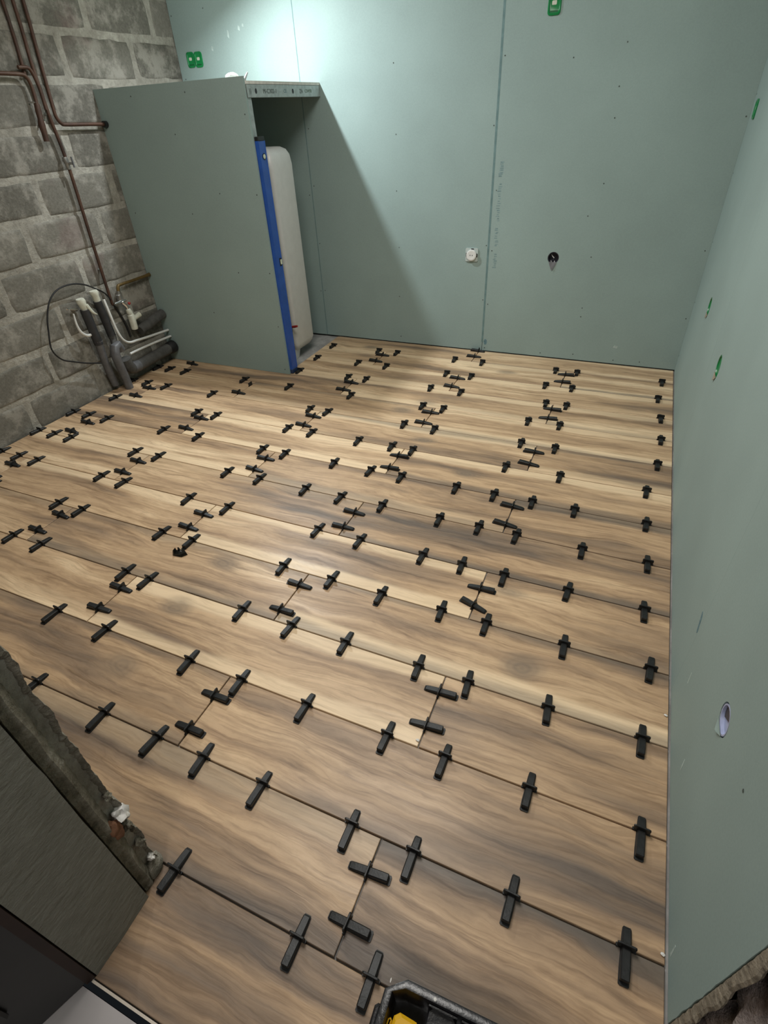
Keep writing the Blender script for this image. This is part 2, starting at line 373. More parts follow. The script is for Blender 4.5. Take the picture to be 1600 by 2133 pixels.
# what the photograph shows on particular planks: (row, index from the right wall)
SPEC = {(-1, 0): dict(tone=-0.75, pf=0, pn=0, gf=0, gn=0, ks=0), (0, 0): dict(tone=-1.0, gf=0.9, pf=0, pn=0, gn=0.3), (0, 1): dict(tone=-0.6, pf=0.3, gn=0.7, gf=0, pn=0),
        (1, 0): dict(tone=-0.4, gf=0.0, pf=0, pn=0, gn=0.25, ks=0), (1, 1): dict(tone=-0.25, gf=0.5, gn=0.6, pf=0, pn=0, kx=0.25, ky=0.02, ks=0.7),
        (2, 0): dict(tone=-0.1, gf=0, pf=0, pn=0, gn=0.0), (2, 1): dict(tone=0.3, pf=0.9, pn=0.8, gf=0, gn=0, kx=-0.35, ky=0.05, ks=0.8), (2, 2): dict(tone=0.1, pn=0.3),
        (3, 0): dict(tone=0.25, pn=0.95, gf=0.7, pf=0, kx=0.2, ky=0.0, ks=0.9), (3, 1): dict(tone=0.1, gf=0.5, pf=0, pn=0.2),
        (4, 0): dict(tone=-0.5, gn=0.5, pf=0, pn=0), (4, 1): dict(tone=0.35, pn=0.9, pf=0.8, gf=0, gn=0), (5, 0): dict(tone=-0.4, gf=0.3, gn=0.8, pf=0, pn=0),
        (5, 1): dict(tone=0.1, pf=0.2, gn=0), (6, 0): dict(tone=-0.4, gf=0.9, pf=0, pn=0.0), (6, 1): dict(tone=-0.3, pf=0, pn=0.3),
        (7, 0): dict(tone=0.2, pf=0.8, gn=0.7, gf=0, pn=0, kx=-0.25, ky=0.0, ks=0.9), (7, 1): dict(tone=0.35, pn=0.9, pf=0.7, gf=0),
        (8, 0): dict(tone=-0.35, gf=0.6, pf=0, pn=0.4), (8, 1): dict(tone=-0.15, pf=0.8, gn=0.3), (9, 0): dict(tone=0.3, pn=0.8, pf=0.5, gf=0),
        (9, 1): dict(tone=0.2, pn=0.3, gf=0.6, pf=0), (10, 0): dict(tone=0.1, pf=0.6, gn=0.4), (10, 1): dict(tone=0.4, pf=0.8, pn=0.7), (11, 0): dict(tone=0.2, pf=0.7),
        (11, 1): dict(tone=0.3, pf=0.7), (12, 0): dict(tone=0.3, pn=0.8), (12, 1): dict(tone=0.35, pf=0.8), (13, 0): dict(tone=0.35, pf=0.5, gn=0.5), (13, 1): dict(tone=0.3)}
for j in range(-1, 14):
    y0, y1 = j * JW, (j + 1) * JW
    if j == -1: y0 = -0.212
    if j == 13: y1 = YB - 0.003
    ends = [0.0] + [(-0.594 if j % 2 == 0 else -1.189) - JL * q for q in range(4)]
    left = XL + 0.012 if j < 11 else -2.262
    if j == -1: left = -1.034
    for q in range(len(ends) - 1):
        b, a = ends[q], max(ends[q + 1], left)
        if b - a < 0.04: continue
        tile(a, b - (0.003 if q == 0 else 0), y0, y1, j, q, **SPEC.get((j, q), {}))
MB().box(-1.015, 0.0, -0.217, -0.2125, -0.010, -0.0005).build('tile_edge_trim', 'tile_edge', fl, label='pale raw edge of the front plank at the threshold')

structure(MB().box(-3.6, 0.4, -0.25, 3.6, ZC, ZC + 0.1).build('ceiling', 'ceiling_grey'))

# back wall: cavity lining, three plasterboards
wb = structure(MB().box(-3.6, 0.4, YB + 0.06, YB + 0.16, -0.05, ZC).build('wall_back', 'mortar'), 'back wall lined with three tall green plasterboards')
HB = (-0.790, 0.590)
fb = lambda a, b, t: (a, YB + t, b)
for x0, x1, hs in ((-1.1745, -0.0003, [circ(HB[0], HB[1], 0.032)]), (-2.3515, -1.1775, []), (XL + 0.004, -2.3545, [])):
    sheet([(x0, 0.004), (x1, 0.004), (x1, ZC), (x0, ZC)], hs, 0, 0.013, fb, 'plasterboard', 'board_green', wb)
mb = MB()
for x, w in ((-1.176, 0.006), (-2.353, 0.0025)):              # bare paper edge set back in the joint
    mb.box(x - w, x + w, YB - 0.0004, YB + 0.0136, 0.06 if w > 0.005 else 0.004, ZC)
mb.build('joint_strip', 'joint', wb, label='dark blue-grey tapered joint between two boards')
def screw(mb, fn, a, b):
    mb.prism(circ(a, b, 0.0036, 6), -0.0006, 0.002, fn)
mb = MB(); sr = random.Random(3)
for x in (-1.158, -1.194, -2.335, -2.371, -0.02, -3.18, -0.585, -1.76, -2.95):
    for q in range(8):
        if x == -1.76 or x == -2.95 or sr.random() < 0.8: screw(mb, fb, x + sr.uniform(-0.006, 0.006), 0.03 + 0.30 * q + sr.uniform(-0.03, 0.03))
for a, b in ((-0.636, 0.806), (-0.582, 0.27), (-0.59, 1.358), (-0.821, 1.479), (-0.792, 0.025), (-0.35, 0.025), (-0.2, 0.03)): screw(mb, fb, a, b)
mb.build('screw_heads', 'ink', wb, kind='stuff')
# smudged print that runs up beside the right-hand joint, and two handling marks
mb = MB(); pr = random.Random(11)
z = 0.52
while z < 1.06:
    if not (0.60 < z < 0.63 or 0.74 < z < 0.77 or 0.96 < z < 0.985):
        h = pr.uniform(0.004, 0.010); x = -1.128 + pr.uniform(-0.004, 0.004); w = pr.uniform(0.008, 0.017)
        mb.box(x - w, x + w * 0.3, YB - 0.0003, YB + 0.001, z, z + h * 0.7)
    z += pr.uniform(0.007, 0.013)
mb.build('printed_line', 'ink_faint', wb, kind='stuff', label='smudged unreadable print running up beside the joint')
mb = MB(); mb.prism(circ(-1.155, 0.062, 0.011, 14, 0.019), -0.0003, 0.001, fb); mb.build('pencil_mark', 'ink_blue', wb)
mb = MB()
for a, b, w, h in ((-0.353, 0.108, 0.014, 0.009), (-2.80, 1.715, 0.006, 0.02), (-2.72, 1.735, 0.008, 0.012), (-2.69, 1.745, 0.006, 0.008), (-2.93, 1.66, 0.007, 0.012)):
    mb.prism([(a - w, b - h * .5), (a + w * .6, b - h), (a + w, b + h * .6), (a - w * .5, b + h)], -0.0004, 0.001, fb)
mb.build('plaster_smears', 'smear', wb, kind='stuff', label='pale plaster smears on the board')

# right wall
wr = structure(MB().box(0.06, 0.20, 0.17, 3.6, -0.05, ZC).build('wall_right', 'mortar'), 'right wall lined with green plasterboards, broken off at the near end')
fr = lambda a, b, t: (t, a, b)
HR = [(3.09, 1.248), (2.592, 0.557), (1.873, 0.557), (0.545, 0.372)]
for y0, y1 in ((2.0795, YB), (0.8905, 2.0785), (0.150, 0.8902)):
    hs = [circ(a, b, 0.040 if i < 3 else 0.0345) if i else rrect(a - 0.036, a + 0.036, b - 0.036, b + 0.036, 0.012) for i, (a, b) in enumerate(HR) if y0 < a < y1]
    if y0 < 0.2:
        rb = random.Random(5); edge = [(y0 + 0.004 * noise.noise(Vector((q * 0.37, 5, 5))), 0.003 + (ZC - 0.003) * q / 200) for q in range(201)]
        outl = [(y1, ZC), (y1, 0.003)] + edge
    else: outl = [(y0, 0.003), (y1, 0.003), (y1, ZC), (y0, ZC)]
    sheet(outl, hs, 0, 0.013, fr, 'plasterboard', 'board_green', wr)
mb = MB(); rb = random.Random(9)
N = 300; ra = []
for q in range(N + 1):
    z = 0.002 + 1.3 * q / N; n_ = noise.noise(Vector((z * 60, 3, 2))); e = 0.147 + 0.0022 * n_; g = 0.130 + 0.006 * noise.noise(Vector((z * 14, 1, 2))) + 0.004 * n_
    ra.append([(0.0004, e, z), (0.003 + 0.001 * n_, g + 0.004, z), (0.006, g, z), (0.011 + 0.001 * n_, g + 0.004, z), (0.0126, e, z)])
mb.loft(ra).build('broken_board_edge', 'gypsum_dirty', wr, label='torn crumbly gypsum edge of the plasterboard')
mb = MB()
for a, b in ((0.60, 0.105), (0.253, 0.035), (0.80, 0.17)):
    mb.prism([(a - 0.006, b - 0.016), (a + 0.001, b - 0.018), (a + 0.006, b + 0.016), (a + 0.002, b + 0.018)], -0.0004, 0.001, fr)
mb.build('scratches', 'smear', wr, kind='stuff', label='short pale scratches near the floor')
mb = MB(); mb.prism([(0.921, 0.287), (0.925, 0.283), (0.904, 0.236), (0.897, 0.232), (0.893, 0.240), (0.909, 0.280)], -0.0004, 0.001, fr); mb.build('grey_mark', 'ink_blue', wr, label='slim blue-grey mark')
mb = MB(); sr = random.Random(8)
for a in (0.372,): screw(mb, fr, a, 0.43)
for q in range(6):
    screw(mb, fr, 3.235, 0.1 + 0.3 * q)
mb.build('screw_heads', 'ink', wr, kind='stuff')

# left wall: mortar ground and each concrete block
wl = structure(MB().box(-3.5, XL - 0.004, -0.25, 3.6, -0.05, ZC).build('wall_left', 'mortar'), 'bare left wall of rough grey concrete blocks in pale mortar')
zj = [-0.03, 0.170, 0.362, 0.560, 0.757, 0.950, 1.136, 1.322, 1.514, 1.706, 1.900, 2.095, 2.290, 2.485]
offs = [2.40, 2.62, 2.31, 2.55, 2.30, 2.46, 2.24, 2.62, 2.40, 2.61, 2.38, 2.6, 2.4]
br = random.Random(4)
for r in range(len(zj) - 1):
    y = offs[r] - 0.487 * 5
    for q in range(8):
        a, b = y + 0.487 * q, y + 0.487 * (q + 1)
        a, b = max(a, 0.02), min(b, YB + 0.05)
        if b - a < 0.08: continue
        jl = [0.010, 0.012, 0.009, 0.011]
        z0, z1 = zj[r] + br.uniform(0.006, 0.020), zj[r + 1] - br.uniform(0.006, 0.020)
        a += br.uniform(0.008, 0.024); b -= br.uniform(0.008, 0.024)
        per = []
        for (pa, pz, qa, qz, n) in ((a, z0, b, z0, 7), (b, z0, b, z1, 4), (b, z1, a, z1, 7), (a, z1, a, z0, 4)):
            for i in range(n):
                t = i / n; per.append((pa + (qa - pa) * t, pz + (qz - pz) * t))
        cy, cz = (a + b) / 2, (z0 + z1) / 2
        jit = []
        for u, w in per:
            e = 0.010 * noise.noise(Vector((u * 13, w * 13, 3.0))) + 0.005 * noise.noise(Vector((u * 45, w * 45, 7)))
            cr = 0.005 if (abs(u - cy) > (b - a) / 2 - 0.03 and abs(w - cz) > (z1 - z0) / 2 - 0.02) else 0
            jit.append((u + (cy - u) / abs(cy - u + 1e-6) * (abs(e) + cr), w + (cz - w) / abs(cz - w + 1e-6) * (abs(e) + cr * 0.8)))
        pr_ = br.uniform(0.0006, 0.0028)
        ring = lambda s, x: [(x, cy + (u - cy) * s, cz + (w - cz) * (1 - (1 - s) * 2.0)) for u, w in jit]
        rings = [ring(1.0, XL - 0.012), ring(1.0, XL - 0.0040), ring(0.975, XL - 0.0040 + (pr_ + 0.004) * 0.55), ring(0.93, XL - 0.004 + (pr_ + 0.004) * 0.9), ring(0.86, XL + pr_)]
        MB().loft(rings).build('block', 'block', wl, smooth=True)

# front wall with the rough opening one looks through
wf = structure(MB().box(-3.5, -1.036, -0.200, -0.004, -0.05, ZC).box(-1.036, 0.4, -0.200, 0.0, 2.08, ZC).build('wall_front', 'mortar'), 'thick front wall with the rough doorway')
# smooth cement half of the reveal
N = 40; mb = MB(); rg = []
for q in range(N + 1):
    z = 0.001 + 2.07 * q / N
    rg.append([(-1.04, -0.206, z), (-1.012 + 0.003 * noise.noise(Vector((z * 9, 0, 1))), -0.205, z), (-1.010 + 0.002 * noise.noise(Vector((z * 12, 3, 1))), -0.130, z),
               (-1.012 + 0.003 * noise.noise(Vector((z * 10, 6, 1))), -0.063 + 0.002 * noise.noise(Vector((z * 20, 9, 1))), z), (-1.04, -0.060, z)])
mb.loft(rg).build('cement_reveal', 'cement', wf, True, label='trowelled grey cement lining of the doorway')
# broken inner half: ragged strip proud toward the room
mb = MB(); rg = []; N = 320
for q in range(N + 1):
    z = 2.08 * q / N
    n1 = noise.noise(Vector((z * 16, 2, 5))); n2 = 1.3 * noise.noise(Vector((z * 75, 4, 5))); n3 = noise.noise(Vector((z * 8, 8, 5)))
    wid = -0.002 + 0.006 * n1 + 0.003 * n2
    rg.append([(-1.06, -0.058, z), (-1.024 + 0.003 * n2, -0.057, z), (-1.020 + 0.004 * n3, -0.040 + 0.003 * n1, z), (-1.030 - 0.006 * abs(n1), -0.028 + 0.004 * n2, z),
               (-1.044 - 0.012 * abs(n3), -0.020 + 0.003 * n1, z), (-1.034 + 0.006 * n2, -0.008 + 0.003 * n1, z), (-1.028 + 0.004 * n1, wid, z), (-1.05, wid + 0.004, z)])
mb.loft(rg).build('broken_masonry_edge', 'rough_render', wf, False, label='ragged broken masonry edge of the doorway')
lump((-1.026, -0.032, 0.245), 0.016, 3, (0.6, 0.9, 1.9), 3, 0.5).build('brick_fragment', 'brick_red', wf, True, label='reddish broken brick showing in the edge')
for i, (y, z, r) in enumerate(((-0.008, 0.262, 0.017), (-0.010, 0.135, 0.010), (-0.010, 0.060, 0.008), (-0.010, 0.215, 0.010), (-0.008, 0.33, 0.008), (-0.012, 0.043, 0.008))):
    lump((-1.032, y, z), r, 5 + i * 3, (1, 0.9, 1.3), 3, 0.7).build('mortar_lump', 'plaster_white' if i in (0, 2) else 'rough_render', wf, True)
lump((-1.034, -0.018, 0.020), 0.030, 31, (0.6, 0.9, 1.2)).build('mortar_lump', 'rough_render', wf, True)
# rubble jamb on the right, seen past the broken board
mb = MB(); N1, N2 = 44, 30; vs = []; fs = []
for i in range(N1 + 1):
    for q in range(N2 + 1):
        z = 1.1 * i / N1; y = -0.20 + 0.348 * q / N2
        d = 0.016 * noise.noise(Vector((y * 14, z * 14, 2))) + 0.012 * noise.noise(Vector((y * 40, z * 40, 4)))
        vs.append((0.022 + d, y + 0.006 * noise.noise(Vector((y * 20, z * 20, 8))) * (q > 2), z))
for i in range(N1):
    for q in range(N2): a = i * (N2 + 1) + q; fs.append((a, a + 1, a + N2 + 2, a + N2 + 1))
mb.add(vs, fs).box(0.048, 0.058, -0.20, 0.146, 0, 2.08).box(0.058, 0.4, -0.20, 0.146, 0, 2.08).build('rubble_jamb', 'rubble', wf, True, label='rough rubble masonry of the right-hand jamb')

# dark door leaf standing open into the hall
d1 = structure(bpy.data.objects.new('door_1', None), 'dark door leaf folded back into the unlit hall'); COL.objects.link(d1)
d1.location = (-1.013, -0.212, 0); d1.rotation_euler = (0, 0, R(-111))
MB().box(0, 0.84, -0.045, -0.005, 0.004, 2.04).build('leaf', 'dark_leaf', d1)
mb = MB()
for z0, z1 in ((0.12, 0.42), (0.52, 1.9)): mb.cbox(0.10, 0.38, -0.006, 0.004, z0, z1, 0.004)
mb.build('raised_panel', 'dark_leaf', d1)
MB().box(-0.004, 0.012, -0.047, 0.0, 0.004, 2.04).build('leaf_edge', 'dark_leaf_edge', d1)

# ------------------------------------------------------------------ plasterboard boxing round the water heater
PY, PX = 2.517, -2.231
bx = thing('plasterboard_boxing', 'waist-high green plasterboard boxing built in the left back corner, open on its right side', 'boxing', (PX, PY, 0))
bf = lambda a, b, t: (a, PY + t, b)
sheet([(XL + 0.004, 0.002), (PX, 0.001), (PX, 1.481), (XL - 0.0, 1.481)], [circ(-3.184, 1.327, 0.0165, 16)], 0, 0.0128, bf, 'front_sheet', 'board_green', bx)
MB().box(XL + 0.012, -2.226, PY + 0.014, YB - 0.001, 1.4515, 1.464).build('top_sheet', 'gypsum', bx, label='thin pale top board')
rl = MB()
for a in ((-2.2290, -2.2270, 1.400, 1.450), (-2.259, -2.2290, 1.4485, 1.450), (-2.259, -2.2290, 1.400, 1.4012)): rl.box(a[0], a[1], PY + 0.014, YB - 0.002, a[2], a[3])
rail = rl.build('top_rail', 'galvanised', bx, label='galvanised metal rail with printed code across the top of the opening')
for y in (PY + 0.088, PY + 0.438):
    mb = MB(); mb.prism(circ(y, 1.4245, 0.0085, 14, 0.0105), -2.2268, -2.2258, lambda a, b, t: (t, a, b)); mb.build('punched_hole', 'black_rubber', rail)
def text(body, loc, size, mat, parent, name, sx=1.0, rot=None):
    cu = bpy.data.curves.new(name, 'FONT'); cu.body = body; cu.size = size; cu.extrude = 0.0003; cu.align_x = 'LEFT'
    o = bpy.data.objects.new(name, cu); me = bpy.data.meshes.new_from_object(o); bpy.data.objects.remove(o); bpy.data.curves.remove(cu)
    me.materials.append(MATS[mat]); o = bpy.data.objects.new(name, me); COL.objects.link(o); o.parent = parent
    o.location = loc; o.rotation_euler = rot or (R(90), 0, R(90)); o.scale = (sx, 1, 1); return o
text('))', (-2.2266, PY + 0.030, 1.417), 0.026, 'ink', rail, 'rail_print', 1.2)
text('M-C302-1', (-2.2266, PY + 0.150, 1.416), 0.025, 'ink', rail, 'rail_print', 1.25)
text('CE', (-2.2266, PY + 0.345, 1.418), 0.020, 'ink_blue', rail, 'rail_print', 1.2)
text('ZA', (-2.2266, PY + 0.510, 1.416), 0.025, 'ink', rail, 'rail_print', 1.0)
text('C0490', (-2.2266, PY + 0.565, 1.418), 0.022, 'ink_light', rail, 'rail_print', 1.3)
st = MB()
st.box(-2.236, -2.2345, PY + 0.0145, PY + 0.050, 0.0, 1.399).box(-2.290, -2.236, PY + 0.0145, PY + 0.016, 0.0, 1.399).box(-2.290, -2.2885, PY + 0.0145, PY + 0.050, 0.0, 1.399)
st.build('edge_stud', 'galvanised', bx, label='galvanised metal stud behind the sheet edge')
mb = MB(); mb.tube([(-2.236, PY + 0.016, 1.452), (-2.232, PY + 0.020, 1.472), (-2.222, PY + 0.034, 1.494)], [0.004, 0.006, 0.003], 6).build('bent_tab', 'galvanised', bx, label='bent bright metal tab at the rail end')
mb = MB()
for a, b in ((-2.591, 1.439), (-2.252, 1.336), (-2.259, 0.994), (-2.713, 1.27), (-2.478, 0.598), (-2.259, 0.604), (-2.26, 0.30), (-2.262, 0.03), (-2.72, 0.9), (-2.95, 1.44), (-3.15, 0.9), (-2.73, 0.35), (-2.50, 1.0)): screw(mb, bf, a, b)
mb.build('screw_heads', 'ink', bx, kind='stuff')
rebase(bx)

lm = lump((-2.308, PY + 0.024, 1.4795), 0.020, 4, (1.9, 0.8, 1.0), 3, 0.12).build('plaster_lump', 'plaster_white', None, True)
tag(lm, 'bright white rounded lump sitting on the top corner of the plasterboard boxing', 'lump')

# spirit level standing in the opening
lv = thing('spirit_level', 'tall blue spirit level standing upright at the edge of the boxing', 'spirit level', (-2.222, PY + 0.05, 0))
Mv = Matrix.Translation((-2.2220, PY + 0.0405, 0.004)) @ Matrix.Rotation(R(-0.4), 4, 'X')
mb = MB(); prof = [(-0.011, -0.029), (0.011, -0.029), (0.011, -0.026), (0.009, -0.023), (0.009, 0.023), (0.011, 0.026), (0.011, 0.029), (-0.011, 0.029), (-0.011, 0.026), (-0.009, 0.023), (-0.009, -0.023), (-0.011, -0.026)]
mb.loft([[(a, b, z) for a, b in prof] for z in (0.025, 1.222)], True, Mv).build('body', 'blue_paint', lv)
MB().cbox(-0.0115, 0.0115, -0.030, 0.030, 0.0, 0.026, 0.003, Mv).build('end_cap', 'blue_dark', lv, label='dark lower end cap')
MB().cbox(-0.0115, 0.0115, -0.030, 0.030, 1.221, 1.240, 0.003, Mv).build('end_cap', 'black_plastic', lv, label='dark upper end cap')
Mx = Mv @ Matrix.Translation((0.0095, 0.004, 1.155)) @ Matrix.Rotation(R(90), 4, 'Y')
MB().lathe([(0.014, 0.0), (0.014, 0.002), (0.0105, 0.002)], 20, Mx).build('vial_ring', 'black_plastic', lv)
MB().lathe([(0.0105, 0.0), (0.0105, 0.003), (0.006, 0.0042)], 18, Mx).build('plumb_vial', 'vial', lv, True, label='pale round vial near the top')
MB().box(0.0088, 0.0100, 0.004, 0.0295, 0.630, 0.672, Mv).build('vial_window', 'black_plastic', lv)
MB().cbox(0.0085, 0.0115, 0.012, 0.0290, 0.638, 0.664, 0.003, Mv).build('centre_vial', 'vial', lv, label='pale centre vial')
rebase(lv)

# flat water heater
wh = thing('water_heater', 'white flat upright water heater standing inside the plasterboard boxing', 'water heater', (-2.60, 2.90, -0.0105))
def rb_ring(x0, x1, y0, y1, r, z, ins): return [(a, b, z) for a, b in rrect(x0 + ins, x1 - ins, y0 + ins, y1 - ins, max(r - ins * 0.4, 0.01), 7)]
hx0, hx1, hy0, hy1 = -2.86, -2.298, 2.755, 2.985
MB().loft([rb_ring(hx0, hx1, hy0, hy1, 0.024, z, i) for z, i in ((0.045, 0.06), (0.052, 0.025), (0.075, 0.008), (0.10, 0.0), (1.10, 0.0), (1.145, 0.006), (1.170, 0.02), (1.184, 0.045), (1.187, 0.10))]).build('tank', 'white_enamel', wh, True)
MB().loft([[(-2.335, 2.775, -0.009), (-2.42, 2.765, -0.009), (-2.44, 2.80, -0.009), (-2.345, 2.83, -0.009)], [(-2.328, 2.770, 0.062), (-2.44, 2.762, 0.062), (-2.45, 2.84, 0.062), (-2.338, 2.85, 0.062)]]).build('foot', 'white_enamel', wh)
MB().prism(rrect(-2.70, -2.313, 0.085, 0.985, 0.030, 6), hy0 + 0.002, hy0 - 0.009, lambda a, b, t: (a, t, b)).build('front_shade_panel', 'front_shade_grey', wh, label='warm grey panel added as painted shade on the heater front')  # thin grey panel stands in for the shaded strip on the front
MB().box(-2.84, -2.74, 2.77, 2.99, -0.0105, 0.06).build('foot', 'white_enamel', wh)
MB().tube([(-2.40, 2.735, 0.222), (-2.320, 2.732, 0.226), (-2.285, 2.730, 0.232), (-2.262, 2.728, 0.238)], [0.005, 0.006, 0.008, 0.0065], 10).build('valve_lever', 'red_plastic', wh, True, label='small red valve lever')
MB().tube([(-2.40, 2.760, 0.222), (-2.40, 2.722, 0.222)], 0.012, 10).build('valve', 'steel_dull', wh, True)
rebase(wh)

# ------------------------------------------------------------------ electrical boxes, socket
def green_box(a, b, fn, label, w=0.028, h=0.037, group=None, flap=False):
    """fn(a,b,t): wall frame, t>0 into the wall"""
    t = thing('electrical_box', label, 'electrical box', fn(a, b, 0), group)
    mb = MB(); o = rrect(a - w, a + w, b - h, b + h, 0.014, 6); i1 = rrect(a - w + 0.005, a + w - 0.005, b - h + 0.006, b + h - 0.006, 0.012, 6); i2 = rrect(a - w + 0.008, a + w - 0.008, b - h + 0.012, b + h - 0.012, 0.010, 6)
    mb.loft([[fn(p, q, 0.0004) for p, q in o], [fn(p, q, -0.004) for p, q in o], [fn(p, q, -0.0055) for p, q in i1], [fn(p, q, -0.002) for p, q in i2]]).build('cover', 'green_plastic', t, True)
    mb = MB(); mb.prism(rrect(a - w * 0.42, a + w * 0.30, b - h * 0.08, b + h * 0.30, 0.003, 3), -0.0026, -0.0018, fn); mb.build('label_patch', 'cream_tape', t, label='small pale label')
    mb = MB(); mb.prism(rrect(a - w * 0.6, a + w * 0.6, b - h * 0.72, b - h * 0.56, 0.003, 3), -0.0032, -0.0018, fn); mb.build('grip', 'green_dark', t)
    rebase(t); return t
green_box(-3.104, 1.620, fb, 'left one of two joined green electrical boxes high beside the block wall')
green_box(-3.045, 1.618, fb, 'right one of two joined green electrical boxes high beside the block wall')
green_box(-0.938, 1.678, fb, 'single green electrical box at the top of the middle of the right-hand back board', 0.030, 0.040)
green_box(3.09, 1.248, fr, 'uppermost green electrical box on the right wall, tucked beside the back corner', 0.034, 0.036)
def cup_box(a, b, fn, label, cm, flapm, flap, r=0.031, wires=False, deep=0.036):
    t = thing('electrical_box', label, 'electrical box', fn(a, b, 0.02))
    mb = MB(); c = lambda rr, tt: [fn(p, q, tt) for p, q in circ(a, b, rr, 20)]
    mb.loft([c(r + 0.001, 0.042), c(r, 0.0005), c(r - 0.003, 0.0005), c(r - 0.004, deep)]).build('back_box', cm, t, True)
    mb = MB(); n = 6
    for q in range(n):                                        # torn paper tongue that hangs off the lower rim
        s0, s1 = q / n, (q + 1) / n
        w0, w1 = r * 0.72 * (1 - s0) ** 0.8 + 0.0005, r * 0.72 * (1 - s1) ** 0.8 + 0.0005
        z0, z1 = b - r * 0.72 - flap * s0, b - r * 0.72 - flap * s1
        k0, k1 = -0.001 - 0.004 * s0 ** 1.3, -0.001 - 0.004 * s1 ** 1.3
        mb.add([fn(a - w0, z0, k0), fn(a + w0, z0, k0), fn(a + w1, z1, k1), fn(a - w1, z1, k1), fn(a - w0, z0, k0 - .0006), fn(a + w0, z0, k0 - .0006), fn(a + w1, z1, k1 - .0006), fn(a - w1, z1, k1 - .0006)],
               [(0, 1, 2, 3), (7, 6, 5, 4), (0, 3, 7, 4), (1, 5, 6, 2)])
    mb.build('torn_flap', flapm, t, label='torn paper tongue hanging from the rim')
    if wires:
        for (p, q), (u, w), cc in (((-0.015, 0.012), (0.004, -0.002), 'white_plastic'), ((0.010, 0.008), (-0.002, -0.014), 'box_dark'), ((-0.014, -0.020), (-0.008, -0.026), 'white_plastic'), ((0.006, -0.020), (0.010, -0.026), 'white_plastic')):
            MB().tube([fn(a + p, b + q, 0.026), fn(a + (p + u) / 2, b + (q + w) / 2, 0.012), fn(a + u, b + w, 0.010)], 0.0022, 6).build('wire', cc, t)
    rebase(t); return t
cup_box(HB[0], HB[1], fb, 'round dark box hole with wire ends in the right-hand back board', 'box_dark', 'flap_grey', 0.046, wires=True)
cup_box(HR[1][0], HR[1][1], fr, 'green electrical box in the right wall, the farther of two at knee height', 'green_plastic', 'gypsum_dirty', 0.022, r=0.039, deep=0.004)
cup_box(HR[2][0], HR[2][1], fr, 'green electrical box in the right wall, the nearer of two at knee height', 'green_plastic', 'gypsum_dirty', 0.022, r=0.039, deep=0.004)
ne = cup_box(HR[3][0], HR[3][1], fr, 'bluish white electrical box in a round hole low in the near right wall', 'box_blue_white', 'board_green', 0.014, deep=0.008)
mb = MB(); mb.prism([(HR[3][0] + 0.004 + 0.022 * math.cos(R(q)), HR[3][1] + 0.004 + 0.022 * math.sin(R(q))) for q in range(-50, 170, 15)], 0.0055, 0.0078, fr)  # dark patch paints the shade in the top of the box recess
o = mb.build('painted_top_shade', 'box_dark', ne); o.matrix_parent_inverse = Matrix.Translation(ne.location).inverted()

so = thing('socket_outlet', 'small white wall socket on the middle back board left of the joint', 'socket', (-1.276, YB, 0.589))
mb = MB(); mb.prism(rrect(-1.315, -1.237, 0.552, 0.627, 0.008), -0.006, 0.0004, fb); mb.build('mounting_frame', 'clear_frame', so, label='translucent mounting frame')
mb = MB(); o = circ(-1.276, 0.589, 0.031, 24); i = circ(-1.276, 0.589, 0.027, 24); d = circ(-1.276, 0.589, 0.020, 24)
mb.loft([[fb(p, q, -0.006) for p, q in o], [fb(p, q, -0.016) for p, q in o], [fb(p, q, -0.018) for p, q in i], [fb(p, q, -0.017) for p, q in d]]).build('socket_insert', 'white_plastic', so, True)
for a, b, w, h in ((-1.309, 0.589, 0.003, 0.010), (-1.243, 0.587, 0.003, 0.010), (-1.272, 0.623, 0.008, 0.0025)):
    MB().box(a - w, a + w, YB - 0.008, YB - 0.005, b - h, b + h).build('fixing_slot', 'black_rubber', so)
for x in (-1.283, -1.269):
    mb = MB(); mb.prism(circ(x, 0.589, 0.003, 8), -0.0178, -0.015, fb); mb.build('pin_hole', 'lead_grey', so)
rebase(so)

# ------------------------------------------------------------------ pipes on the block wall
PW = XL + 0.032
def W_(y, z, o=0.0): return (PW + o, y, z)
def pipe(name, label, pts, r, mat, cat='pipe', group=None, smooth=5, n=10):
    o = MB().tube(pts, r, n, True, smooth).build(name, mat, None, True); return tag(o, label, cat, group)
GP = 'old copper pipes on the block wall'
pipe('copper_pipe', 'copper pipe down the block wall that bends into the plasterboard boxing', [W_(2.240, 2.58), W_(2.240, 1.9), W_(2.215, 1.55), W_(2.203, 1.40), W_(2.206, 1.365), W_(2.222, 1.344), W_(2.25, 1.338), W_(2.40, 1.334), W_(2.512, 1.330)], 0.0085, 'copper', group=GP)
t = MB().tube([W_(2.494, 1.331), W_(2.515, 1.330)], 0.0155, 12).build('pipe_sleeve', 'black_rubber', None, True); tag(t, 'short black sleeve where the copper pipe enters the boxing', 'pipe sleeve')
cp = thing('copper_pipe', 'long straight copper pipe with a stop valve, running down to the white plug fittings', 'pipe', W_(2.17, 1.2), GP)
MB().tube([W_(2.183, 2.58), W_(2.180, 1.8), W_(2.166, 1.58), W_(2.165, 1.38), W_(2.178, 1.178), W_(2.165, 0.80), W_(2.158, 0.50), W_(2.160, 0.475)], 0.0085, 10, True, 4).build('tube', 'copper', cp, True)
MB().tube([W_(2.172, 1.205), W_(2.172, 1.190), W_(2.175, 1.175), W_(2.175, 1.150)], [0.012, 0.015, 0.012, 0.011], 10).build('valve_body', 'steel_dull', cp, True)
MB().tube([W_(2.175, 1.178), W_(2.178, 1.176, 0.034)], 0.006, 8).build('valve_stem', 'steel_dull', cp, True)
MB().tube([W_(2.182, 1.205, 0.036), W_(2.182, 1.158, 0.036)], 0.0045, 8).build('tee_handle', 'lead_grey', cp, True)
